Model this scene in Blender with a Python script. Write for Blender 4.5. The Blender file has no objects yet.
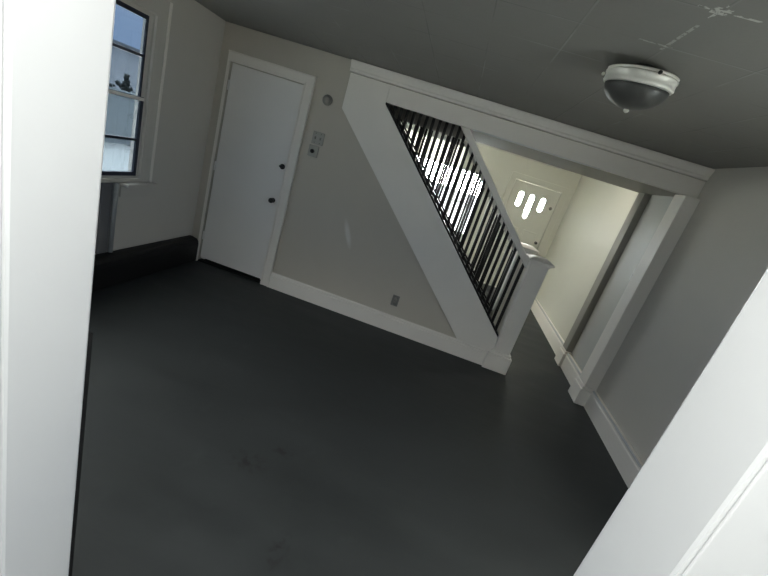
import bpy, bmesh, math, random
from mathutils import Vector, Matrix
random.seed(7)
S = bpy.context.scene
COL = S.collection

# ------------------------------------------------------------------ materials
def mat(name, col, rough=.5, spec=.5, noise=0.0, nscale=6.0, bump=0.0, bscale=60.0, metal=0.0, stretch=None, rvar=0.0):
    m = bpy.data.materials.new(name); m.use_nodes = True
    nt = m.node_tree; b = nt.nodes['Principled BSDF']
    b.inputs['Base Color'].default_value = (*col, 1)
    b.inputs['Roughness'].default_value = rough
    b.inputs['Specular IOR Level'].default_value = spec
    b.inputs['Metallic'].default_value = metal
    tc = nt.nodes.new('ShaderNodeTexCoord')
    mp = nt.nodes.new('ShaderNodeMapping'); nt.links.new(tc.outputs['Object'], mp.inputs['Vector'])
    if stretch: mp.inputs['Scale'].default_value = stretch
    if noise or rvar:
        n = nt.nodes.new('ShaderNodeTexNoise'); n.inputs['Scale'].default_value = nscale
        n.inputs['Detail'].default_value = 6; n.inputs['Roughness'].default_value = .6
        nt.links.new(mp.outputs[0], n.inputs['Vector'])
        if noise:
            mx = nt.nodes.new('ShaderNodeMix'); mx.data_type = 'RGBA'
            mx.inputs[6].default_value = (*[max(0, c*(1-noise)) for c in col], 1)
            mx.inputs[7].default_value = (*[min(1, c*(1+noise)) for c in col], 1)
            nt.links.new(n.outputs['Fac'], mx.inputs[0]); nt.links.new(mx.outputs[2], b.inputs['Base Color'])
        if rvar:
            mr = nt.nodes.new('ShaderNodeMapRange')
            mr.inputs['From Min'].default_value = .3; mr.inputs['From Max'].default_value = .7
            mr.inputs['To Min'].default_value = rough-rvar; mr.inputs['To Max'].default_value = rough+rvar
            nt.links.new(n.outputs['Fac'], mr.inputs['Value']); nt.links.new(mr.outputs[0], b.inputs['Roughness'])
    if bump:
        n2 = nt.nodes.new('ShaderNodeTexNoise'); n2.inputs['Scale'].default_value = bscale; n2.inputs['Detail'].default_value = 4
        nt.links.new(mp.outputs[0], n2.inputs['Vector'])
        bp = nt.nodes.new('ShaderNodeBump'); bp.inputs['Strength'].default_value = bump; bp.inputs['Distance'].default_value = .01
        nt.links.new(n2.outputs['Fac'], bp.inputs['Height']); nt.links.new(bp.outputs[0], b.inputs['Normal'])
    return m

def box_mask(nt, sep, lo, hi):
    """product of (axis between lo and hi) for the axes given"""
    out = None
    for ax in range(3):
        if lo[ax] is None: continue
        for op, v in (('GREATER_THAN', lo[ax]), ('LESS_THAN', hi[ax])):
            q = nt.nodes.new('ShaderNodeMath'); q.operation = op
            nt.links.new(sep.outputs[ax], q.inputs[0]); q.inputs[1].default_value = v
            if out is None: out = q
            else:
                p = nt.nodes.new('ShaderNodeMath'); p.operation = 'MULTIPLY'
                nt.links.new(out.outputs[0], p.inputs[0]); nt.links.new(q.outputs[0], p.inputs[1]); out = p
    return out

def overlay(m, mask_out, col):
    """puts col over the base colour of m where mask_out is 1"""
    nt = m.node_tree; b = nt.nodes['Principled BSDF']; inp = b.inputs['Base Color']
    mx = nt.nodes.new('ShaderNodeMix'); mx.data_type = 'RGBA'
    if inp.is_linked: nt.links.new(inp.links[0].from_socket, mx.inputs[6])
    else: mx.inputs[6].default_value = inp.default_value
    mx.inputs[7].default_value = (*col, 1)
    nt.links.new(mask_out, mx.inputs[0]); nt.links.new(mx.outputs[2], inp)

def times(nt, a, b):
    p = nt.nodes.new('ShaderNodeMath'); p.operation = 'MULTIPLY'
    nt.links.new(a, p.inputs[0])
    if isinstance(b, float): p.inputs[1].default_value = b
    else: nt.links.new(b, p.inputs[1])
    return p.outputs[0]

def coords(nt):
    tc = nt.nodes.new('ShaderNodeTexCoord'); sp = nt.nodes.new('ShaderNodeSeparateXYZ')
    nt.links.new(tc.outputs['Object'], sp.inputs[0]); return tc, sp

def thresh_noise(nt, tc, scale, lo, hi):
    n = nt.nodes.new('ShaderNodeTexNoise'); n.inputs['Scale'].default_value = scale; n.inputs['Detail'].default_value = 3
    nt.links.new(tc.outputs['Object'], n.inputs['Vector'])
    mr = nt.nodes.new('ShaderNodeMapRange'); mr.clamp = True
    mr.inputs['From Min'].default_value = lo; mr.inputs['From Max'].default_value = hi
    nt.links.new(n.outputs['Fac'], mr.inputs['Value']); return mr.outputs[0]

M = {}
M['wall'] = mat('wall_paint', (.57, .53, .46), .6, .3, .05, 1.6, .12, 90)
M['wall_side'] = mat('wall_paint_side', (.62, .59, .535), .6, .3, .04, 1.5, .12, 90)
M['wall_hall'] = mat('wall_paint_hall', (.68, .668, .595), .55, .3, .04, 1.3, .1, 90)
M['trim'] = mat('trim_paint', (.87, .83, .77), .5, .5, .03, 3, .05, 40)
M['gloss'] = mat('gloss_bead_paint', (.84, .83, .80), .15, .7, .04, 9)
M['recess'] = mat('darkened_trim_paint', (.52, .52, .50), .4, .5, .03, 3, .05, 40)  # trim paint darkened to hold back the light in the recess
M['riser'] = mat('riser_paint', (.05, .05, .05), .8, .1, .2, 5)
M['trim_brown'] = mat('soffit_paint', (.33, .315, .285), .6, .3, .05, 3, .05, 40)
M['jamb'] = mat('jamb_paint', (.58, .59, .585), .4, .4, .015, 2, .04, 30)
M['ceiling'] = mat('ceiling_tile', (.29, .283, .262), .6, .3, .06, 1.8, .1, 50)  # dimness of a pale ceiling put into this grey
M['floor'] = mat('floor_paint', (.032, .036, .0365), .5, .27, .35, 2.2, .12, 8, stretch=(.6, 1.6, 1), rvar=.08)
M['black'] = mat('black_paint', (.008, .008, .008), .5, .3, .2, 5)
M['baluster'] = mat('baluster_paint', (.026, .024, .023), .55, .2, .2, 9)
M['tread'] = mat('tread_paint', (.018, .019, .020), .8, .08, .3, 5)
M['sash'] = mat('sash_paint', (.030, .036, .055), .4, .4, .2, 8)
M['door'] = mat('door_paint', (.87, .85, .82), .4, .4, .03, 2, .05, 30)
M['hall_door'] = mat('hall_door_paint', (.70, .69, .62), .4, .4, .04, 4, .05, 30)
M['metal_dark'] = mat('dark_metal', (.02, .018, .015), .35, .5, .2, 20)
M['nickel'] = mat('nickel', (.84, .82, .74), .32, .6, .08, 14, metal=.1)
M['glass_shade'] = mat('darkened_frosted_glass', (.085, .085, .08), .35, .5, .10, 9)  # frosted glass, its unlit darkness put into the colour
M['plate'] = mat('switch_plate', (.36, .35, .31), .35, .5, .04, 9)
M['plate_grey'] = mat('chime_plate', (.25, .24, .22), .5, .4, .05, 9)
M['white_plate'] = mat('white_plate', (.72, .72, .70), .35, .5, .03, 9)
M['blind'] = mat('blind_cloth', (.85, .84, .78), .8, .1, .03, 12)
M['pipe'] = mat('pipe_paint', (.30, .31, .31), .4, .5, .04, 9)
M['pipe_dark'] = mat('pipe_dark', (.17, .17, .175), .5, .4, .05, 9)
M['siding'] = mat('siding', (.27, .29, .32), .9, 0, .05, 2)
M['fence'] = mat('fence_paint', (.19, .215, .23), .9, 0, .12, 3)
M['snow'] = mat('pale_ground', (.27, .295, .305), .9, 0, .08, .7)
M['roof'] = mat('shingle', (.10, .11, .13), .9, 0, .25, 8)
M['leaf'] = mat('leaf', (.03, .036, .036), .9, 0, .4, 6)
M['bark'] = mat('bark', (.05, .045, .04), .9, 0, .3, 12)

# thin translucent cloth of the blind
nt = M['blind'].node_tree; bs = nt.nodes['Principled BSDF']
bs.inputs['Transmission Weight'].default_value = 0.0
tr = nt.nodes.new('ShaderNodeBsdfTranslucent'); tr.inputs['Color'].default_value = (.9, .88, .80, 1)
mx = nt.nodes.new('ShaderNodeMixShader'); mx.inputs[0].default_value = .55
nt.links.new(bs.outputs[0], mx.inputs[1]); nt.links.new(tr.outputs[0], mx.inputs[2])
nt.links.new(mx.outputs[0], nt.nodes['Material Output'].inputs['Surface'])

# window glass: mostly clear, a little reflection
def glass(name, tint):
    m = bpy.data.materials.new(name); m.use_nodes = True; nt = m.node_tree
    nt.nodes.remove(nt.nodes['Principled BSDF'])
    t = nt.nodes.new('ShaderNodeBsdfTransparent'); t.inputs['Color'].default_value = (*tint, 1)
    g = nt.nodes.new('ShaderNodeBsdfGlossy'); g.inputs['Roughness'].default_value = .03
    lw = nt.nodes.new('ShaderNodeLayerWeight'); lw.inputs['Blend'].default_value = .5
    pw = nt.nodes.new('ShaderNodeMath'); pw.operation = 'POWER'; nt.links.new(lw.outputs['Facing'], pw.inputs[0]); pw.inputs[1].default_value = 5
    fr = nt.nodes.new('ShaderNodeMath'); fr.operation = 'MULTIPLY_ADD'; nt.links.new(pw.outputs[0], fr.inputs[0])
    fr.inputs[1].default_value = .9; fr.inputs[2].default_value = .03
    x = nt.nodes.new('ShaderNodeMixShader')
    nt.links.new(fr.outputs[0], x.inputs[0]); nt.links.new(t.outputs[0], x.inputs[1]); nt.links.new(g.outputs[0], x.inputs[2])
    nt.links.new(x.outputs[0], nt.nodes['Material Output'].inputs['Surface'])
    return m
M['glass'] = glass('window_glass', (.93, .96, .98))
M['dimmed'] = glass('dimmed_glass', (.30, .335, .37))  # blue-grey tint added to dim the view outside

# the touch-up smear of paler paint and other marks on the back wall
nt = M['wall'].node_tree; tc, sp = coords(nt)
def ellipse(nt, tc, c, r, ang=0.0, soft=.35):
    mp = nt.nodes.new('ShaderNodeMapping'); mp.vector_type = 'TEXTURE'
    mp.inputs['Location'].default_value = c; mp.inputs['Scale'].default_value = r; mp.inputs['Rotation'].default_value = (0, ang, 0)
    nt.links.new(tc.outputs['Object'], mp.inputs['Vector'])
    ln = nt.nodes.new('ShaderNodeVectorMath'); ln.operation = 'LENGTH'; nt.links.new(mp.outputs[0], ln.inputs[0])
    mr = nt.nodes.new('ShaderNodeMapRange'); mr.clamp = True
    mr.inputs['From Min'].default_value = 1; mr.inputs['From Max'].default_value = 1-soft
    nt.links.new(ln.outputs['Value'], mr.inputs['Value']); return mr.outputs[0]
e = ellipse(nt, tc, (-.878, 3.9, .83), (.034, .3, .17), -.42, .6)
overlay(M['wall'], times(nt, e, .75), (.78, .76, .72))

# ceiling: square tiles with fine joints, flaking filler at one crossing
nt = M['ceiling'].node_tree; tc, sp = coords(nt)
TX, TY, TS = .565, 1.545, .335
def joint(axis, off, width):
    a = nt.nodes.new('ShaderNodeMath'); a.operation = 'SUBTRACT'; nt.links.new(sp.outputs[axis], a.inputs[0]); a.inputs[1].default_value = off - TS*20
    m_ = nt.nodes.new('ShaderNodeMath'); m_.operation = 'MODULO'; nt.links.new(a.outputs[0], m_.inputs[0]); m_.inputs[1].default_value = TS
    l = nt.nodes.new('ShaderNodeMath'); l.operation = 'LESS_THAN'; nt.links.new(m_.outputs[0], l.inputs[0]); l.inputs[1].default_value = width
    return l.outputs[0]
for ax, off in ((0, TX), (1, TY)):
    overlay(M['ceiling'], times(nt, times(nt, joint(ax, off, .006), thresh_noise(nt, tc, 2.3, .42, .62)), .6), (.17, .17, .16))
    overlay(M['ceiling'], times(nt, times(nt, joint(ax, off+.004, .008), thresh_noise(nt, tc, 2.9, .50, .64)), .45), (.46, .46, .44))
fl = thresh_noise(nt, tc, 70, .44, .52)
for lo, hi, k in (((.50, TY-.006, None), (.69, TY+.005, None), 1.0), ((TX-.005, 1.50, None), (TX+.005, 1.60, None), 1.0),
                  ((TX-.022, TY-.022, None), (TX+.03, TY+.02, None), 1.0),
                  ((TX-.006, 1.66, None), (TX+.006, 1.92, None), .6), ((.46, TY+TS-.006, None), (.60, TY+TS+.006, None), .55)):
    overlay(M['ceiling'], times(nt, times(nt, box_mask(nt, sp, lo, hi).outputs[0], fl), k), (.66, .66, .62))

# floor: scuffs and a few dark chips in the paint
nt = M['floor'].node_tree; tc, sp = coords(nt)
for c, r in (((-.55, 1.63, 0), (.13, .09, 1)), ((-.42, 1.78, 0), (.07, .05, 1)), ((-.2, 1.25, 0), (.05, .12, 1))):
    overlay(M['floor'], times(nt, ellipse(nt, tc, c, r, 0, .9), thresh_noise(nt, tc, 24, .45, .6)), (.018, .018, .018))
overlay(M['floor'], times(nt, thresh_noise(nt, tc, 5.5, .62, .75), .25), (.050, .055, .056))

# ------------------------------------------------------------------ mesh helpers
def link(name, me, m, parent=None, bevel=0, smooth=False, seg=2):
    o = bpy.data.objects.new(name, me); COL.objects.link(o)
    if m is not None:
        me.materials.clear(); me.materials.append(m)
    if parent is not None: o.parent = parent
    if bevel:
        b = o.modifiers.new('bevel', 'BEVEL'); b.width = bevel; b.segments = seg; b.limit_method = 'ANGLE'; b.angle_limit = math.radians(40)
    if smooth:
        for p in me.polygons: p.use_smooth = True
    return o

def bm_box(bm, x0, x1, y0, y1, z0, z1):
    r = bmesh.ops.create_cube(bm, size=1.0)
    for v in r['verts']:
        v.co = Vector((x0 + (v.co.x+.5)*(x1-x0), y0 + (v.co.y+.5)*(y1-y0), z0 + (v.co.z+.5)*(z1-z0)))
    return r['verts']

def obj(name, bm, m, parent=None, bevel=0, smooth=False, seg=2):
    bmesh.ops.recalc_face_normals(bm, faces=bm.faces)
    me = bpy.data.meshes.new(name); bm.to_mesh(me); bm.free()
    return link(name, me, m, parent, bevel, smooth, seg)

def boxes(name, lst, m, parent=None, bevel=0):
    bm = bmesh.new()
    for b in lst: bm_box(bm, *b)
    return obj(name, bm, m, parent, bevel)

def box(name, x0, x1, y0, y1, z0, z1, m, parent=None, bevel=0):
    return boxes(name, [(x0, x1, y0, y1, z0, z1)], m, parent, bevel)

def flat(name, outline, holes, axis, a, b, m, parent=None, bevel=0):
    """a sheet with holes: outline in (u,v), thickness from a to b along axis ('Y': u=X,v=Z; 'X': u=Y,v=Z; 'Z': u=X,v=Y)"""
    cu = bpy.data.curves.new(name, 'CURVE'); cu.dimensions = '2D'; cu.fill_mode = 'BOTH'; cu.extrude = .5
    for pts in [outline] + list(holes):
        sp_ = cu.splines.new('POLY'); sp_.points.add(len(pts)-1); sp_.use_cyclic_u = True
        for p, (u, v) in zip(sp_.points, pts): p.co = (u, v, 0, 1)
    tmp = bpy.data.objects.new('tmp', cu); COL.objects.link(tmp)
    dg = bpy.context.evaluated_depsgraph_get(); dg.update()
    me = bpy.data.meshes.new_from_object(tmp.evaluated_get(dg)); me.name = name
    bpy.data.objects.remove(tmp); bpy.data.curves.remove(cu)
    for v in me.vertices:
        u, w, t = v.co; t = a + (t+.5)*(b-a)
        v.co = {'Y': (u, t, w), 'X': (t, u, w), 'Z': (u, w, t)}[axis]
    bm = bmesh.new(); bm.from_mesh(me); bmesh.ops.remove_doubles(bm, verts=bm.verts, dist=1e-5)
    bmesh.ops.recalc_face_normals(bm, faces=bm.faces); bm.to_mesh(me); bm.free()
    return link(name, me, m, parent, bevel)

def rect(u0, u1, v0, v1): return [(u0, v0), (u1, v0), (u1, v1), (u0, v1)]

def stadium(u, v0, v1, w, n=8):
    r = w/2; pts = []
    for i in range(n+1):
        t = math.pi + math.pi*i/n; pts.append((u + r*math.cos(t), v0 + r + r*math.sin(t)))
    for i in range(n+1):
        t = math.pi*i/n; pts.append((u + r*math.cos(t), v1 - r + r*math.sin(t)))
    return pts

def lathe(name, prof, m, parent=None, loc=(0, 0, 0), n=48, axis='Z'):
    bm = bmesh.new(); rings = []
    for r, z in prof:
        ring = []
        for i in range(n):
            t = 2*math.pi*i/n; p = Vector((r*math.cos(t), r*math.sin(t), z))
            if axis == 'Y': p = Vector((p.x, p.z, p.y))
            if axis == 'X': p = Vector((p.z, p.x, p.y))
            ring.append(bm.verts.new(p + Vector(loc)))
        rings.append(ring)
    for a, b in zip(rings, rings[1:]):
        for i in range(n): bm.faces.new((a[i], a[(i+1) % n], b[(i+1) % n], b[i]))
    bm.faces.new(rings[0]); bm.faces.new(rings[-1])
    bmesh.ops.remove_doubles(bm, verts=bm.verts, dist=1e-6)
    o = obj(name, bm, m, parent, smooth=True)
    return o

def profile_run(name, prof, axis, a, b, m, parent=None, bevel=0):
    """a moulding: 2-D profile swept from a to b. axis 'X': profile (y,z); 'Y': profile (x,z)"""
    bm = bmesh.new(); A = []; B = []
    for p, q in prof:
        A.append(bm.verts.new((a, p, q) if axis == 'X' else (p, a, q)))
        B.append(bm.verts.new((b, p, q) if axis == 'X' else (p, b, q)))
    n = len(prof)
    for i in range(n): bm.faces.new((A[i], A[(i+1) % n], B[(i+1) % n], B[i]))
    bm.faces.new(A); bm.faces.new(B[::-1])
    return obj(name, bm, m, parent, bevel)

def tag(o, label=None, cat=None, group=None, kind=None):
    if label: o['label'] = label
    if cat: o['category'] = cat
    if group: o['group'] = group
    if kind: o['kind'] = kind
    return o
def st(o, label, cat): return tag(o, label, cat, kind='structure')
def empty(name, loc=(0, 0, 0)):
    o = bpy.data.objects.new(name, None); COL.objects.link(o); o.location = (0, 0, 0); return o

# ------------------------------------------------------------------ dimensions (metres, camera over the origin)
XL, XR = -2.53, 1.92          # side walls
YB = 3.90                     # back wall plane
YF = 7.58                     # far wall of the hall
ZC = 2.35                     # ceiling
J0, J1 = .412, .552           # doorway wall, near and far face
JL, JR = -.517, .383          # doorway jambs
KL, KR, KB = -2.1, 1.7, -2.8  # the room the camera stands in

# ------------------------------------------------------------------ room shell
fl_ = flat('floor', rect(-2.75, 2.15, -3.0, 7.8), [], 'Z', -.10, 0, M['floor'])
st(fl_, 'dark charcoal painted floor with a dull sheen', 'floor')
c = flat('ceiling', [(-2.75, J1), (2.15, J1), (2.15, YB+.02), (-2.75, YB+.02)], [], 'Z', ZC, ZC+.1, M['ceiling'])
st(c, 'tiled ceiling of the dim front room, dimness put into its grey', 'ceiling')
c = flat('ceiling', rect(-2.3, 1.95, KB-.1, J1), [], 'Z', 2.45, 2.55, M['jamb'])
st(c, 'white ceiling of the room the doorway is seen from', 'ceiling')
c = flat('ceiling', rect(-1.98, 2.15, 4.85, YF+.1), [], 'Z', 2.45, 2.55, M['wall_hall'])
st(c, 'pale ceiling of the entrance hall beyond the stairs', 'ceiling')

# left wall with the window opening
WY0, WY1, WZ0, WZ1 = 2.22, 3.035, .878, 2.10
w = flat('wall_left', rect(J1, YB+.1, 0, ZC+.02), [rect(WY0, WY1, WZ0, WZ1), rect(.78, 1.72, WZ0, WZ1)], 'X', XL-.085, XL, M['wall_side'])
st(w, 'grey side wall holding the tall sash window', 'wall')
w = flat('wall_right', rect(J1, YB+.02, 0, ZC+.02), [rect(.80, 1.70, WZ0, WZ1)], 'X', XR, XR+.14, M['wall_side'])
st(w, 'plain grey side wall right of the pilasters', 'wall')
w = flat('wall_hall_right', rect(YB+.02, YF+.1, 0, 2.47), [], 'X', XR, XR+.14, M['wall_hall'])
st(w, 'brightly lit cream wall along the entrance hall', 'wall')

# back wall: door opening, then the triangle under the stairs
DX0, DX1, DZ = -2.415, -1.655, 2.035
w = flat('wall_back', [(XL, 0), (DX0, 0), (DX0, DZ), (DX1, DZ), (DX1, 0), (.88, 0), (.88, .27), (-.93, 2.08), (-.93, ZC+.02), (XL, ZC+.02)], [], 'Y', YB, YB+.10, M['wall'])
st(w, 'beige back wall with the triangle of wall below the stairs', 'wall')

# hall: far wall with window and door openings, left wall, wall under the far stringer, bulkhead, stairwell
HX0, HX1, HZ0, HZ1 = -1.35, -.075, .72, 2.24
GX0, GX1, GZ1 = -.035, .42, 1.86
FX0, FX1, FZ = .915, 1.735, 1.965
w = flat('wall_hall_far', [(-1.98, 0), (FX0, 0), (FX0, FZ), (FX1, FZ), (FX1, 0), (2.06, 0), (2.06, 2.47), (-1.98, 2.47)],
         [rect(HX0, HX1, HZ0, HZ1), rect(GX0, GX1, HZ0, GZ1)], 'Y', YF, YF+.12, M['wall_hall'])
st(w, 'far hall wall holding the front door and a bright window', 'wall')
w = flat('wall_hall_left', rect(YB+.10, YF, 0, 3.6), [], 'X', -1.98, -1.88, M['wall_hall'])
st(w, 'end wall of the hall behind the staircase', 'wall')
w = flat('wall_under_stairs', [(-1.88, 0), (.85, 0), (.85, .30), (-.93, 2.08), (-.93, 2.45), (-1.88, 2.45)], [], 'Y', 4.70, 4.78, M['wall_hall'])
st(w, 'hall side wall under the far run of balusters', 'wall')
w = boxes('wall_stairwell', [(-1.88, -.06, YB+.10, 4.86, 3.5, 3.6), (-.10, -.02, YB+.10, 4.86, 2.36, 3.5), (-1.88, -.10, YB+.02, YB+.10, 2.37, 3.5),
                             (-1.88, -.10, 4.79, 4.86, 2.452, 3.5)], M['wall_hall'])
st(w, 'enclosed walls of the stairwell above the steps', 'wall')
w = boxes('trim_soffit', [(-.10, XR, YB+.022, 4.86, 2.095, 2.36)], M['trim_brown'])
st(w, 'brownish underside of the deep cased opening to the hall', 'soffit')
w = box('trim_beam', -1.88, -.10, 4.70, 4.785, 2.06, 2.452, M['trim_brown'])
st(w, 'dark beam behind the balusters on the far side of the stairs', 'beam')

# front wall around the doorway, seen edge on
JT = 2.06
w = flat('wall_front', [(XL-.16, 0), (JL-.02, 0), (JL-.02, JT+.02), (JR+.02, JT+.02), (JR+.02, 0), (XR+.14, 0), (XR+.14, 2.45), (XL-.16, 2.45)], [],
         'Y', J0+.01, J1-.01, M['jamb'])
st(w, 'wall the open doorway is cut through', 'wall')

def jamb(name, x0, x1, label):
    o = box(name, x0, x1, J0, J1, 0, JT, M['jamb'], bevel=.006)
    return st(o, label, 'door jamb')
jl = jamb('trim_1', JL-.02, JL, 'bright white jamb on the left edge of the doorway')
jr = jamb('trim_2', JR, JR+.02, 'bright white jamb slanting across the lower right corner')
st(box('trim_3', JL-.02, JR+.02, J0, J1, JT, JT+.02, M['jamb'], bevel=.003), 'white head board over the near doorway', 'door jamb')
# casings on the camera's side: a flat board with a rounded bead on its inner edge
def near_casing(name, xa, s, label):
    bm = bmesh.new()
    bm_box(bm, min(xa, xa+s*.10), max(xa, xa+s*.10), J0-.005, J0-.0005, 0, JT+.09)
    o = obj(name, bm, M['jamb'], bevel=.002)
    st(o, label, 'door casing'); return o
cl = near_casing('trim_4', JL-.003, -1, 'white casing board at the far left edge with a rounded edge')
cr = near_casing('trim_5', JR+.003, 1, 'white casing board in the bottom right corner with a rounded edge')
# small painted hinge plate near the top of the left bead
hk = cl
bm = bmesh.new(); bm_box(bm, JL-.016, JL-.0065, J0-.011, J0-.0055, 1.665, 1.705)
hp = obj('hinge_plate', bm, M['jamb'], hk, bevel=.002)
lathe('screw', [(.004, 0), (.004, -.003), (.002, -.0045)], M['white_plate'], hp, (JL-.011, J0-.0113, 1.675), 14, 'Y')
# thin dark strip at the foot of the left jamb
st(box('trim_6', JL-.02, JL-.0055, J1+.0005, J1+.012, 0, 1.22, M['black']), 'thin black strip along the foot of the left jamb', 'strip')

# the room the photograph is taken from
st(flat('wall_near_left', rect(KB, J0+.01, 0, 2.47), [rect(-2.1, -1.0, .85, 2.2)], 'X', KL-.1, KL, M['jamb']), 'white side wall left of the camera', 'wall')  # opening added so daylight reaches the right jamb
st(flat('wall_near_right', rect(KB, J0+.01, 0, 2.47), [rect(-2.1, -1.0, .85, 2.2)], 'X', KR, KR+.1, M['jamb']), 'white side wall right of the camera', 'wall')  # opening added so daylight reaches the left jamb
st(flat('wall_near_back', rect(KL-.1, KR+.1, 0, 2.47), [], 'Y', KB-.1, KB, M['jamb']), 'white end wall behind the camera', 'wall')

# ------------------------------------------------------------------ left window (double hung, one bar across each sash)
win = empty('window_1'); tag(win, 'tall double hung window with dark sashes in the left wall', 'window', kind='structure')
xo, xi = XL-.15, XL
fr = flat('window_frame', rect(WY0, WY1, WZ0, WZ1), [rect(WY0+.012, WY1-.012, WZ0+.016, WZ1-.02)], 'X', XL-.082, XL-.001, M['wall_side'], win)
def sash(name, z0, z1, x0, x1, zb, sw=.026):
    a, b = WY0+.0125, WY1-.0125
    f = flat(name, rect(a, b, z0, z1), [rect(a+sw, b-sw, z0+.030, zb-.010), rect(a+sw, b-sw, zb+.010, z1-.030)], 'X', x0, x1, M['sash'], win, bevel=.002)
    for q0, q1 in ((z0+.030, zb-.010), (zb+.010, z1-.030)):
        boxes('pane', [((x0+x1)/2-.002, (x0+x1)/2+.002, a+sw+.0005, b-sw-.0005, q0+.001, q1-.001)], M['dimmed'], f)
    return f
sash('lower_sash', WZ0+.017, 1.512, XL-.030, XL-.004, 1.185)
sash('upper_sash', 1.478, WZ1-.021, XL-.050, XL-.032, 1.80, .014)
box('meeting_rail', XL-.0035, XL+.003, WY0+.016, WY1-.016, 1.484, 1.508, M['trim'], win, .002)
cs = flat('window_casing', [(WY0-.13, WZ0-.03), (WY1+.13, WZ0-.03), (WY1+.13, WZ1+.13), (WY0-.13, WZ1+.13)], [rect(WY0-.002, WY1+.002, WZ0, WZ1+.002)],
          'X', XL+.0005, XL+.022, M['wall_side'], win, bevel=.004)
profile_run('casing_band', [(XL+.0225, WZ0-.03), (XL+.034, WZ0-.03), (XL+.034, WZ1+.13), (XL+.0225, WZ1+.13)], 'Y', WY1+.108, WY1+.13, M['trim'], win, .003)
box('window_sill', XL+.0005, XL+.075, 2.86, WY1+.16, WZ0-.062, WZ0-.031, M['wall_side'], win, .006)
box('apron', XL+.0005, XL+.018, 2.86, WY1+.12, WZ0-.15, WZ0-.063, M['wall_side'], win, .004)

wn = empty('added_window_left'); tag(wn, 'added unseen window that lets daylight in through the left wall', 'window', kind='structure')  # window added behind the jamb to brighten the room
flat('window_frame', rect(.78, 1.72, WZ0, WZ1), [rect(.81, 1.69, WZ0+.03, 1.478), rect(.81, 1.69, 1.512, WZ1-.03)], 'X', XL-.06, XL-.02, M['sash'], wn)
box('pane', XL-.042, XL-.038, .811, 1.689, WZ0+.031, 1.477, M['glass'], wn)
box('pane', XL-.042, XL-.038, .811, 1.689, 1.513, WZ1-.031, M['glass'], wn)
wn = empty('added_window_right'); tag(wn, 'added unseen window that lets daylight in through the right wall', 'window', kind='structure')  # made-up window, brightens the left wall and the door
flat('window_frame', rect(.80, 1.70, WZ0, WZ1), [rect(.83, 1.23, WZ0+.03, WZ1-.03), rect(1.27, 1.67, WZ0+.03, WZ1-.03)], 'X', XR+.04, XR+.09, M['trim'], wn)
box('pane', XR+.06, XR+.064, .831, 1.229, WZ0+.031, WZ1-.031, M['glass'], wn)
box('pane', XR+.06, XR+.064, 1.271, 1.669, WZ0+.031, WZ1-.031, M['glass'], wn)
# boxed in pipe running down from the sill
pp = empty('trim_7'); st(pp, 'grey upright board and pipe below the window', 'pipe casing')
box('board', XL+.0005, XL+.02, 2.68, 2.775, .272, WZ0-.032, M['pipe_dark'], pp, .003)
lathe('pipe', [(.02, .272), (.02, WZ0-.032)], M['pipe'], pp, (XL+.024, 2.80, 0), 20)

# black boxed ledge along the left wall
bl = profile_run('baseboard_left', [(XL, .0), (XL+.125, .0), (XL+.125, .20), (XL+.118, .235), (XL+.095, .258), (XL+.05, .268), (XL, .270)], 'Y', J1+.02, 3.862, M['black'], bevel=.018)
st(bl, 'black painted deep baseboard along the window wall', 'baseboard')

# ------------------------------------------------------------------ door in the back wall
d = empty('door_1'); tag(d, 'plain white flush door beside the window corner', 'door', kind='structure')
leaf = box('leaf', DX0+.012, DX1-.006, YB+.012, YB+.05, .045, DZ-.006, M['door'], d, .003)
for z in (.30, 1.05, 1.83):
    lathe('hinge', [(.007, z-.045), (.009, z-.043), (.009, z+.043), (.007, z+.045)], M['door'], d, (DX0+.013, YB+.004, 0), 14)
cs = flat('casing', [(DX0-.022, 0), (DX0, 0), (DX0, DZ), (DX1, DZ), (DX1, 0), (DX1+.10, 0), (DX1+.10, DZ+.09), (DX0-.022, DZ+.09)], [], 'Y', YB-.024, YB-.0005, M['trim'], d, .004)
flat('casing_bead', [(DX1+.008, 0), (DX1+.020, 0), (DX1+.020, DZ+.022), (DX0, DZ+.022), (DX0, DZ+.010), (DX1+.008, DZ+.010)], [], 'Y', YB-.031, YB-.0245, M['trim'], cs, .002)
flat('back_band', [(DX1+.085, 0), (DX1+.10, 0), (DX1+.10, DZ+.09), (DX0-.02, DZ+.09), (DX0-.02, DZ+.075), (DX1+.085, DZ+.075)], [], 'Y', YB-.036, YB-.0245, M['trim'], cs, .003)
box('threshold', DX0+.005, DX1-.003, YB-.01, YB+.09, .0005, .018, M['black'], d, .004)
k = lathe('knob', [(.024, 0), (.024, -.006), (.011, -.010), (.011, -.030), (.022, -.038), (.026, -.052), (.022, -.064), (.008, -.068)], M['metal_dark'], d, (-1.722, YB+.0115, .905), 24, 'Y')
k['label'] = 'round black knob'
bo = lathe('deadbolt', [(.026, 0), (.026, -.010), (.020, -.016)], M['metal_dark'], d, (-1.70, YB+.0115, 1.255), 24, 'Y')
bo['label'] = 'black deadbolt rose'
box('thumb_turn', -1.725, -1.675, YB-.022, YB-.0055, 1.247, 1.263, M['metal_dark'], bo, .004)

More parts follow.
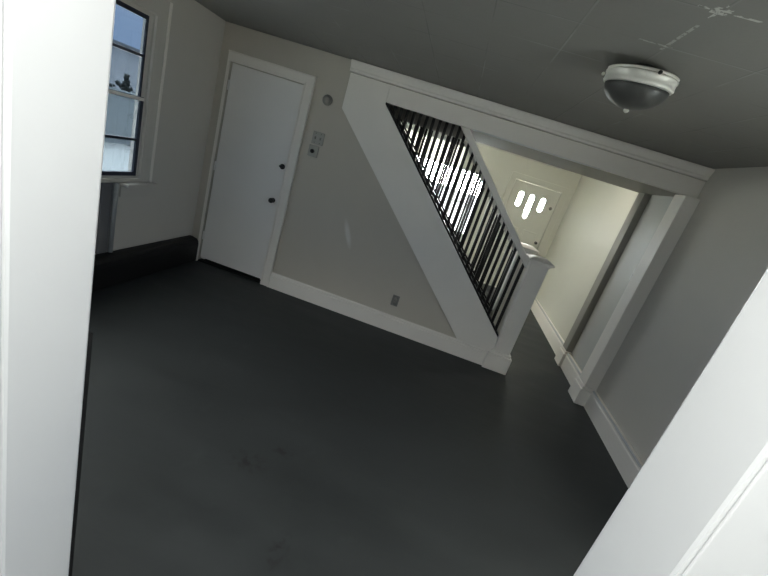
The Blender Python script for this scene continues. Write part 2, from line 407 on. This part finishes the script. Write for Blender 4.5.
flat('door_stop', [(DX0+.001, 0.001), (DX0+.04, 0.001), (DX0+.04, DZ-.04), (DX1-.04, DZ-.04), (DX1-.04, 0.001), (DX1-.001, 0.001), (DX1-.001, DZ-.001), (DX0+.001, DZ-.001)], [], 'Y', YB+.052, YB+.075, M['trim'], d)
st(boxes('added_closet_wall', [(XL-.08, -1.60, 4.55, 4.62, 0, 2.4), (XL-.08, XL, YB+.1, 4.55, 0, 2.4), (-1.66, -1.60, YB+.102, 4.55, 0, 2.4), (XL-.08, -1.60, YB+.1, 4.62, 2.4, 2.46)], M['wall']), 'added unseen walls that close off light behind the white door', 'wall')  # added box, stops daylight leaking round the door
# back-wall plates: round chime, two switches, a low outlet
ch = empty('wall_mounted_chime'); tag(ch, 'small round grey device high on the wall right of the door', 'door chime', kind='thing')
lathe('base', [(.048, 0), (.048, -.010), (.044, -.016)], M['plate_grey'], ch, (-1.405, YB-.0005, 1.965), 32, 'Y')
lathe('cover', [(.036, 0), (.036, -.008), (.024, -.016), (.006, -.018)], M['plate_grey'], ch, (-1.405, YB-.0165, 1.965), 32, 'Y')
def plate(name, x, z, w, h, label, cat, m):
    t = empty(name); tag(t, label, cat)
    box('cover_plate', x-w/2, x+w/2, YB-.009, YB-.0005, z-h/2, z+h/2, m, t, .003)
    return t
t = plate('light_switch', -1.408, 1.615, .115, .115, 'double switch plate, upper of the two beside the door', 'light switch', M['plate'])
for dx in (-.026, .026):
    box('toggle', -1.408+dx-.006, -1.408+dx+.006, YB-.020, YB-.0095, 1.603, 1.627, M['plate_grey'], t, .002)
for dz in (-.042, .042):
    for dx in (-.026, .026): lathe('screw', [(.0035, 0), (.0035, -.002)], M['metal_dark'], t, (-1.408+dx, YB-.0092, 1.615+dz), 10, 'Y')
t = plate('dial_switch', -1.425, 1.490, .10, .105, 'square plate with a black dial, lower of the two beside the door', 'dial switch', M['plate'])
dl = lathe('dial', [(.019, 0), (.019, -.014), (.013, -.018)], M['metal_dark'], t, (-1.432, YB-.0095, 1.488), 24, 'Y'); dl['label'] = 'black round dial'
t = plate('power_outlet', -.212, .335, .072, .115, 'beige outlet plate low on the wall under the stairs', 'outlet', M['plate_grey'])
for dz in (-.021, .021): lathe('socket', [(.016, 0), (.016, -.003)], M['plate'], t, (-.212, YB-.0092, .335+dz), 20, 'Y')

# ------------------------------------------------------------------ trims of the back wall
def base_prof(y, s, h, t=.028):   # profile (y or x, z) with a rounded cap; s = direction into the room
    return [(y, 0), (y+s*t, 0), (y+s*t, h-.035), (y+s*(t-.008), h-.028), (y+s*(t-.006), h-.012), (y+s*(t-.016), h), (y, h)]
st(profile_run('baseboard_back', base_prof(YB-.0005, -1, .172, .03), 'X', DX1+.101, .86, M['trim'], bevel=.002), 'white baseboard under the staircase wall', 'baseboard')
st(profile_run('trim_crown', [(YB-.0005, 2.250), (YB-.048, 2.250), (YB-.052, 2.266), (YB-.050, 2.280), (YB-.062, 2.30), (YB-.075, 2.325), (YB-.075, 2.343), (YB-.0005, 2.343)],
               'X', -1.255, XR-.0005, M['trim'], bevel=.002), 'white crown moulding along the top of the back wall', 'crown moulding')
hd = flat('trim_header', [(-.86, 2.095), (XR-.0005, 2.095), (XR-.0005, 2.2425), (-.86, 2.2425)], [], 'Y', YB-.034, YB+.020, M['trim'], bevel=.0008)
st(hd, 'long white header board above the balusters and opening', 'header')
box('wall_fill', -.925, XR-.001, YB+.0005, YB+.02, 2.2435, ZC, M['wall'], hd)
lathe('bead', [(.007, -.04), (.007, 1.10)], M['gloss'], hd, (0, YB-.029, 2.093), 14, 'X')
lathe('bead', [(.007, -.02), (.007, 1.00)], M['gloss'], hd, (0, 4.852, 2.0935), 14, 'X')

# pilasters on the right wall and the recess between them
def pilaster(name, y0, y1, x, px, zt, label, m=M['trim']):
    t = empty(name); st(t, label, 'pilaster')
    box('shaft', x, XR-.0005, y0, y1, .2, zt, m, t, .006)
    bm = bmesh.new(); bm_box(bm, px, XR-.0005, y0-.022, y1+.022, 0, .165)
    vs = [bm_box(bm, px+.012, XR-.0005, y0-.012, y1+.012, .165, .199)]
    obj('plinth', bm, M['trim'], t, .005)
    return t
pilaster('trim_8', 3.80, 3.99, 1.80, 1.775, 2.094, 'broad white pilaster nearest on the right wall')
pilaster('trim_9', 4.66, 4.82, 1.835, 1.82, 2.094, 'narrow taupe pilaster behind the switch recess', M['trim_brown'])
st(box('trim_10', 1.895, XR-.0005, 4.015, 4.637, .20, 2.094, M['recess']), 'recessed panel between the two right pilasters, trim paint darkened', 'panel')
def side_base(name, y0, y1, label, x=XR-.0005, h=.192):
    o = profile_run(name, base_prof(x, -1, h, .045), 'Y', y0, y1, M['trim'], bevel=.002)
    st(o, label, 'baseboard')
    profile_run('cap_bead', [(x-.036, h-.006), (x-.048, h-.006), (x-.050, h+.002), (x-.046, h+.008), (x-.036, h+.008)], 'Y', y0+.03, y1-.02, M['jamb'], o, .002)
side_base('baseboard_right', J1+.02, 3.777, 'grey white baseboard along the plain right wall')
side_base('baseboard_recess', 4.013, 4.637, 'short baseboard between the two pilasters', 1.894+.0, .19)
side_base('baseboard_hall', 4.843, YF-.03, 'pale baseboard along the cream hall wall')
t = empty('light_switch'); tag(t, 'pale switch plate in the recess between the right pilasters', 'light switch')
box('cover_plate', 1.887, 1.8945, 4.13, 4.205, 1.255, 1.375, M['white_plate'], t, .003)
box('toggle', 1.876, 1.8865, 4.162, 4.173, 1.303, 1.327, M['white_plate'], t, .002)
for z in (1.275, 1.355): lathe('screw', [(.0035, 1.8868), (.0035, 1.885)], M['plate_grey'], t, (0, 4.1675, z), 10, 'X')

# ------------------------------------------------------------------ staircase
sc = empty('staircase'); tag(sc, 'white closed staircase with black balusters rising to the left', 'staircase')
RIS = .195; X0 = .85; YS0, YS1 = YB+.102, 4.698
for i in range(11):
    xr = X0 - RIS*i; z = RIS*(i+1)
    box('tread', xr-RIS+.002, xr+.022, YS0, YS1, z-.03, z, M['tread'], sc, .006)
    box('riser', xr-.016, xr, YS0, YS1, z-RIS+.0005, z-.0305, M['riser'], sc)
# near stringer board with its returned top corner
flat('stringer', [(-1.245, 1.935), (.515, .175), (.878, .175), (.878, .338), (-.862, 2.078), (-.862, 2.2425), (-1.245, 2.2425)], [], 'Y', YB-.034, YB-.0005, M['trim'], sc, .0008)
flat('stringer', [(-.93, 2.085), (.878, .275), (.878, .337), (-.885, 2.100), (-.93, 2.100)], [], 'Y', YB+.0, YB+.10, M['trim'], sc)
flat('stringer', [(-1.2, 1.85), (.50, .15), (.88, .15), (.88, .335), (-.86, 2.058), (-1.2, 2.058)], [], 'Y', 4.7805, 4.81, M['trim'], sc, .003)
flat('stringer', [(-.93, 2.06), (.86, .30), (.86, .345), (-.853, 2.058), (-.93, 2.058)], [], 'Y', 4.70, 4.78, M['riser'], sc)
def shoe(y0, y1, x1):
    flat('shoe_rail', [(-.868, 1.218+.868), (x1, 1.218-x1), (x1, 1.240-x1), (-.868, 1.240+.868)], [], 'Y', y0, y1, M['baluster'], sc)
shoe(YB-.030, YB+.10, .875); shoe(4.69, 4.80, .875)
def rail(y0, y1, ztop):
    # upper rail: lower edge on z + x = 1.945, width .075 up
    lo, hi = 1.938, 2.025
    return flat('handrail', [(.87, lo-.87), (.87, hi-.87), (hi-ztop, ztop), (lo-ztop, ztop)], [], 'Y', y0, y1, M['trim'], sc, .008)
rail(YB+.008, YB+.062, 2.0945); rail(4.712, 4.766, 2.0595)
SPC, BW = .0622, .026
bal = None
for yb, zmax in ((YB+.035, 2.0945), (4.739, 2.0595)):
    x = .838
    while x > -.87:
        lo = 1.238 - x; hi = min(1.936 - x - BW/2, zmax-.001)
        if hi - lo > .02:
            bm = bmesh.new(); vs = bm_box(bm, x-BW/2, x+BW/2, yb-BW/2, yb+BW/2, lo, hi)
            for v in vs:                      # cut both ends to the slope
                if v.co.z < (lo+hi)/2: v.co.z = 1.238 - v.co.x
                elif hi < zmax-.01: v.co.z = 1.937 - v.co.x
            obj('baluster', bm, M['baluster'], sc)
        x -= SPC
def newel(yc):
    h = .085
    n = box('newel_post', .965-h, .965+h, yc-h, yc+h, .2, 1.165, M['trim'], sc, .005)
    bm = bmesh.new(); bm_box(bm, .965-.128, .965+.122, yc-.108, yc+.108, 0, .175); bm_box(bm, .965-.108, .965+.104, yc-.098, yc+.098, .175, .205)
    obj('newel_base', bm, M['trim'], n, .005)
    bm = bmesh.new(); bm_box(bm, .965-.098, .965+.098, yc-.098, yc+.098, 1.155, 1.172)
    vs = bm_box(bm, .965-.118, .965+.118, yc-.118, yc+.118, 1.172, 1.192)
    tv = bm_box(bm, .965-.118, .965+.118, yc-.118, yc+.118, 1.192, 1.216)
    for v in tv:
        if v.co.z > 1.205: v.co.x = .965+(v.co.x-.965)*.5; v.co.y = yc+(v.co.y-yc)*.5
    obj('newel_cap', bm, M['trim'], n, .003)
newel(YB+.042); newel(4.70)

# ------------------------------------------------------------------ hall: front door, window with a pulled blind
d = empty('door_2'); tag(d, 'pale front door with three slim lit panes at hall end', 'door', kind='structure')
YD = YF+.03
xs = ((1.105, 1.53, 1.79), (1.30, 1.36, 1.79), (1.50, 1.545, 1.79))
lights = [stadium(x, a, b, .088) for x, a, b in xs]
leaf = flat('leaf', rect(FX0+.008, FX1-.008, .02, FZ-.008), lights, 'Y', YD, YD+.045, M['hall_door'], d, .003)
for x, a, b in xs:
    g = flat('pane', stadium(x, a+.001, b-.001, .085), [], 'Y', YD+.020, YD+.026, M['glass'], leaf)
    flat('pane_moulding', stadium(x, a-.014, b+.014, .116), [stadium(x, a-.001, b+.001, .086)], 'Y', YD-.008, YD-.0003, M['hall_door'], leaf, .003)
for z0, z1 in ((.18, .68), (.80, 1.18)):
    for a, b in ((FX0+.11, FX0+.36), (FX1-.36, FX1-.11)):
        flat('panel_moulding', rect(a, b, z0, z1), [rect(a+.022, b-.022, z0+.022, z1-.022)], 'Y', YD-.010, YD-.0003, M['hall_door'], leaf, .004)
flat('casing', [(FX0-.10, 0), (FX0, 0), (FX0, FZ), (FX1, FZ), (FX1, 0), (FX1+.10, 0), (FX1+.10, FZ+.10), (FX0-.10, FZ+.10)], [], 'Y', YF-.022, YF-.0005, M['wall_hall'], d, .004)
lathe('deadbolt', [(.030, 0), (.030, -.012), (.018, -.02)], M['plate_grey'], d, (FX1-.07, YD-.0005, 1.66), 24, 'Y')
kk = lathe('knob', [(.026, 0), (.026, -.006), (.012, -.010), (.012, -.03), (.026, -.045), (.024, -.06), (.008, -.066)], M['metal_dark'], d, (FX1-.07, YD-.0005, 1.02), 24, 'Y')
flat('door_stop', [(FX0+.001, 0.001), (FX0+.04, 0.001), (FX0+.04, FZ-.04), (FX1-.04, FZ-.04), (FX1-.04, 0.001), (FX1-.001, 0.001), (FX1-.001, FZ-.001), (FX0+.001, FZ-.001)], [], 'Y', YD+.047, YD+.07, M['hall_door'], d)
box('threshold', FX0+.002, FX1-.002, YD-.02, YD+.08, .0005, .019, M['hall_door'], d, .003)
st(profile_run('baseboard_hall_far', base_prof(YF-.0005, -1, .18, .025), 'X', -1.87, FX0-.101, M['trim']), 'baseboard below the bright hall window', 'baseboard')

win = empty('window_2'); tag(win, 'wide hall window with a blind seen between the balusters', 'window', kind='structure')
flat('window_frame', rect(HX0, HX1, HZ0, HZ1), [rect(HX0+.03, -.77, HZ0+.04, HZ1-.04), rect(-.71, HX1-.03, HZ0+.04, HZ1-.04)], 'Y', YF+.03, YF+.09, M['jamb'], win, .003)
for a, b in ((HX0+.031, -.771), (-.709, HX1-.031)):
    box('pane', a, b, YF+.058, YF+.064, HZ0+.041, HZ1-.041, M['glass'], win)
    box('sash_bar', a+.001, b-.001, YF+.045, YF+.0575, 1.44, 1.475, M['jamb'], win)
flat('window_casing', rect(HX0-.09, HX1+.018, HZ0-.09, 2.33), [rect(HX0, HX1, HZ0, HZ1)], 'Y', YF-.02, YF-.0005, M['jamb'], win, .004)
wn = empty('window_5'); tag(wn, 'narrow bright hall window between the blind window and front door', 'window', kind='structure')
flat('window_frame', rect(GX0, GX1, HZ0, GZ1), [rect(GX0+.025, GX1-.025, HZ0+.04, GZ1-.03)], 'Y', YF+.03, YF+.09, M['jamb'], wn, .003)
box('pane', GX0+.026, GX1-.026, YF+.058, YF+.064, HZ0+.041, GZ1-.031, M['glass'], wn)
box('sash_bar', GX0+.026, GX1-.026, YF+.045, YF+.0575, 1.27, 1.30, M['jamb'], wn)
flat('window_casing', rect(GX0-.018, GX1+.06, HZ0-.06, GZ1+.06), [rect(GX0, GX1, HZ0, GZ1)], 'Y', YF-.02, YF-.0005, M['wall_hall'], wn, .004)
rb = empty('roller_blind'); tag(rb, 'off white roller blind across the top of the wide hall window', 'roller blind')
box('cloth', HX0+.02, HX1-.02, YF+.012, YF+.014, 1.84, 2.21, M['blind'], rb)
lathe('roller', [(.016, HX0+.01), (.016, HX1-.01)], M['jamb'], rb, (0, YF+.013, 2.215), 16, 'X')
box('hem_bar', HX0+.02, HX1-.02, YF+.008, YF+.018, 1.82, 1.8395, M['jamb'], rb, .002)

# ------------------------------------------------------------------ ceiling light
LX, LY = .607, 2.15
L = empty('ceiling_light'); tag(L, 'unlit bowl ceiling light with a dull metal ring', 'ceiling light')
lathe('pan', [(.155, ZC-.0005), (.160, ZC-.004), (.158, ZC-.012)], M['nickel'], L, (LX, LY, 0))
rg = lathe('ring', [(.156, ZC-.0125), (.162, ZC-.016), (.162, ZC-.024), (.158, ZC-.030), (.158, ZC-.048), (.160, ZC-.056), (.154, ZC-.064), (.146, ZC-.067), (.136, ZC-.062), (.136, ZC-.0125)], M['nickel'], L, (LX, LY, 0))
rg['label'] = 'pale brushed metal ring'
prof = [(.146, ZC-.0675), (.143, ZC-.082), (.135, ZC-.100), (.122, ZC-.117), (.104, ZC-.132), (.082, ZC-.145), (.056, ZC-.155), (.030, ZC-.161), (.004, ZC-.163)]
sh = lathe('glass_bowl', prof, M['glass_shade'], L, (LX, LY, 0)); sh['label'] = 'frosted glass bowl, unlit darkness in its colour'
lathe('finial', [(.012, ZC-.1635), (.014, ZC-.168), (.010, ZC-.176), (.003, ZC-.180)], M['nickel'], L, (LX, LY, 0), 20)
for a, zz, rr in ((168, .036, .168), (276, .014, .170), (40, .036, .168)):
    ca, sa = math.cos(math.radians(a)), math.sin(math.radians(a))
    sphere = [(.009*math.sin(math.pi*i/8)+.0002, .009*math.cos(math.pi*i/8)) for i in range(9)]
    lathe('thumb_screw', sphere, M['nickel'] if a != 276 else M['metal_dark'], rg, (LX+rr*ca, LY+rr*sa, ZC-zz), 14)

# the fitting hangs a little loose, its near side lower
cv = Vector((-LX, -LY, 0)).normalized(); ax = Vector((0, 0, 1)).cross(cv)
T = Matrix.Translation((LX, LY, ZC-.021)) @ Matrix.Rotation(math.radians(6), 4, ax) @ Matrix.Scale(.93, 4) @ Matrix.Translation((-LX, -LY, -ZC))
for o in list(L.children) + list(rg.children): o.data.transform(T)
lathe('canopy', [(.055, ZC-.0003), (.055, ZC-.018)], M['metal_dark'], L, (LX, LY, 0), 24)

# ------------------------------------------------------------------ outside the left window
g = flat('ground', rect(-60, 60, -50, 70), [], 'Z', -.40, -.15, M['snow']); st(g, 'pale ground outside the left window', 'ground')
hz = empty('neighbor_house'); tag(hz, 'low blue grey sided house outside the left window', 'house')
bm = bmesh.new()
bm_box(bm, -22, -16.03, 11, 30, -.15, 2.62)
for i in range(18): bm_box(bm, -16.03, -16.0, 11, 30, -.14+i*.152, -.14+i*.152+.138)
obj('wall', bm, M['siding'], hz)
box('roof', -22.2, -15.8, 10.8, 30.2, 2.621, 2.72, M['roof'], hz)
fe = empty('board_fence'); tag(fe, 'low grey blue board fence outside the left window', 'fence')
box('panel', -8.60, -8.57, 6, 14, -.1, 1.16, M['fence'], fe)
for z in (.12, 1.18): box('rail', -8.57, -8.52, 6, 14, z-.06, z+.02, M['fence'], fe, .005)
for y in (6.0, 8.0, 10.0, 12.0, 14.0): box('post', -8.70, -8.605, y-.05, y+.05, -.149, 1.24, M['fence'], fe, .005)
tr_ = empty('dark_tree'); tag(tr_, 'small dark tree rising behind the fence outside the window', 'tree')
TXc, TYc = -9.3, 10.42
lathe('trunk', [(.06, -.149), (.05, .4), (.035, 1.0), (.015, 1.35)], M['bark'], tr_, (TXc, TYc, 0), 12)
bm = bmesh.new()
for i in range(150):
    t = random.random(); w_ = .14*(1-t*.75)
    v = Vector((TXc+random.gauss(0, w_*.6), TYc+random.gauss(0, w_*.6), 1.05+t*.52))
    bmesh.ops.create_icosphere(bm, subdivisions=1, radius=random.uniform(.018, .045), matrix=Matrix.Translation(v))
obj('foliage', bm, M['leaf'], tr_)
hg = bmesh.new()
for i in range(160):
    v = Vector((-9.4+random.uniform(-.15, .15), random.uniform(9.3, 10.22), random.uniform(-.1, 1.27+random.uniform(0, .06))))
    bmesh.ops.create_icosphere(hg, subdivisions=1, radius=random.uniform(.03, .07), matrix=Matrix.Translation(v))
h = obj('hedge', hg, M['leaf']); tag(h, 'dark low hedge beside the tree behind the fence', 'hedge')

# ------------------------------------------------------------------ light: sky with a bright haze ahead and behind, daylight through the windows
W = bpy.data.worlds.new('sky'); S.world = W; W.use_nodes = True
nt = W.node_tree; bg = nt.nodes['Background']
tc = nt.nodes.new('ShaderNodeTexCoord')
def lobe(d, power):
    dp = nt.nodes.new('ShaderNodeVectorMath'); dp.operation = 'DOT_PRODUCT'
    nt.links.new(tc.outputs['Generated'], dp.inputs[0]); dp.inputs[1].default_value = Vector(d).normalized()
    mx = nt.nodes.new('ShaderNodeMath'); mx.operation = 'MAXIMUM'; nt.links.new(dp.outputs['Value'], mx.inputs[0]); mx.inputs[1].default_value = 0
    pw = nt.nodes.new('ShaderNodeMath'); pw.operation = 'POWER'; nt.links.new(mx.outputs[0], pw.inputs[0]); pw.inputs[1].default_value = power
    return pw.outputs[0]
def add_col(prev, fac, col):
    m = nt.nodes.new('ShaderNodeMix'); m.data_type = 'RGBA'; m.blend_type = 'ADD'; m.clamp_result = False; m.clamp_factor = False
    if isinstance(prev, tuple): m.inputs[6].default_value = (*prev, 1)
    else: nt.links.new(prev, m.inputs[6])
    m.inputs[7].default_value = (*col, 1); nt.links.new(fac, m.inputs[0]); return m.outputs[2]
BASE, UP, FRONT, ADDED_NEAR, ADDED_HALL = 1.35, 29.0, 108.0, 32.0, 5.0
c = add_col((1.05*BASE, 1.34*BASE, 1.78*BASE), lobe((.1, 1, .12), 22), (FRONT, FRONT*.98, FRONT*.92))
c = add_col(c, lobe((0, 0, 1), 2.4), (UP, UP*.90, UP*.75))
nt.links.new(c, bg.inputs['Color']); bg.inputs['Strength'].default_value = 1.0

def portal(loc, rot, sx, sy):
    li = bpy.data.lights.new('portal', 'AREA'); li.shape = 'RECTANGLE'; li.size = sx; li.size_y = sy; li.cycles.is_portal = True
    o = bpy.data.objects.new('portal', li); o.location = loc; o.rotation_euler = rot; COL.objects.link(o); return o
R90 = math.pi/2
portal((KL-.08, -1.55, 1.525), (0, -R90, 0), 1.35, 1.1)           # faces +X
portal((KR+.08, -1.55, 1.525), (0, R90, 0), 1.35, 1.1)            # faces -X
portal(((HX0+HX1)/2, YF+.115, 1.48), (-R90, 0, 0), 1.22, 1.52)
portal(((GX0+GX1)/2, YF+.115, 1.29), (-R90, 0, 0), .45, 1.14)      # faces -Y
portal((1.30, YF+.115, 1.58), (-R90, 0, 0), .52, .48)
portal((XL-.08, (WY0+WY1)/2, 1.49), (0, -R90, 0), 1.22, .83)
portal((XR+.13, 1.25, 1.49), (0, R90, 0), 1.22, .9)
portal((XL-.08, 1.25, 1.49), (0, -R90, 0), 1.22, .94)

def lamp(name, loc, w, size, col):
    li = bpy.data.lights.new(name, 'AREA'); li.shape = 'DISK'; li.size = size; li.energy = w; li.color = col
    o = bpy.data.objects.new(name, li); o.location = loc; COL.objects.link(o); return o
lamp('added_near_light', (-.06, -.08, 2.43), ADDED_NEAR, .8, (1, .99, .96))      # added unseen light above the camera, brightens jambs and near floor
lamp('added_hall_light', (.9, 5.12, 2.43), ADDED_HALL, .3, (1, .97, .86))       # added unseen light that brightens the hall, above the soffit's edge

# ------------------------------------------------------------------ camera
f = 400.956
pitch, roll, yaw = .3063154, .31394493, -.09249498
cy, sy, cp, sp_ = math.cos(yaw), math.sin(yaw), math.cos(pitch), math.sin(pitch)
fwd = Vector((sy*cp, cy*cp, -sp_)); right = Vector((cy, -sy, 0)); up = right.cross(fwd)
r2 = right*math.cos(roll) + up*math.sin(roll); u2 = -right*math.sin(roll) + up*math.cos(roll)
cd = bpy.data.cameras.new('camera'); cam = bpy.data.objects.new('camera', cd); COL.objects.link(cam)
cd.sensor_width = 36; cd.lens = f/768*36; cd.clip_start = .02
mw = Matrix((( r2.x, u2.x, -fwd.x, 0), (r2.y, u2.y, -fwd.y, 0), (r2.z, u2.z, -fwd.z, 1.66), (0, 0, 0, 1)))
cam.matrix_world = mw; S.camera = cam

S.view_settings.view_transform = 'Standard'; S.view_settings.look = 'None'
S.view_settings.gamma = 1; S.view_settings.use_curve_mapping = False
S.view_settings.exposure = 0.45
S.cycles.use_denoising = True
S.cycles.max_bounces = 12; S.cycles.diffuse_bounces = 8; S.cycles.transparent_max_bounces = 16
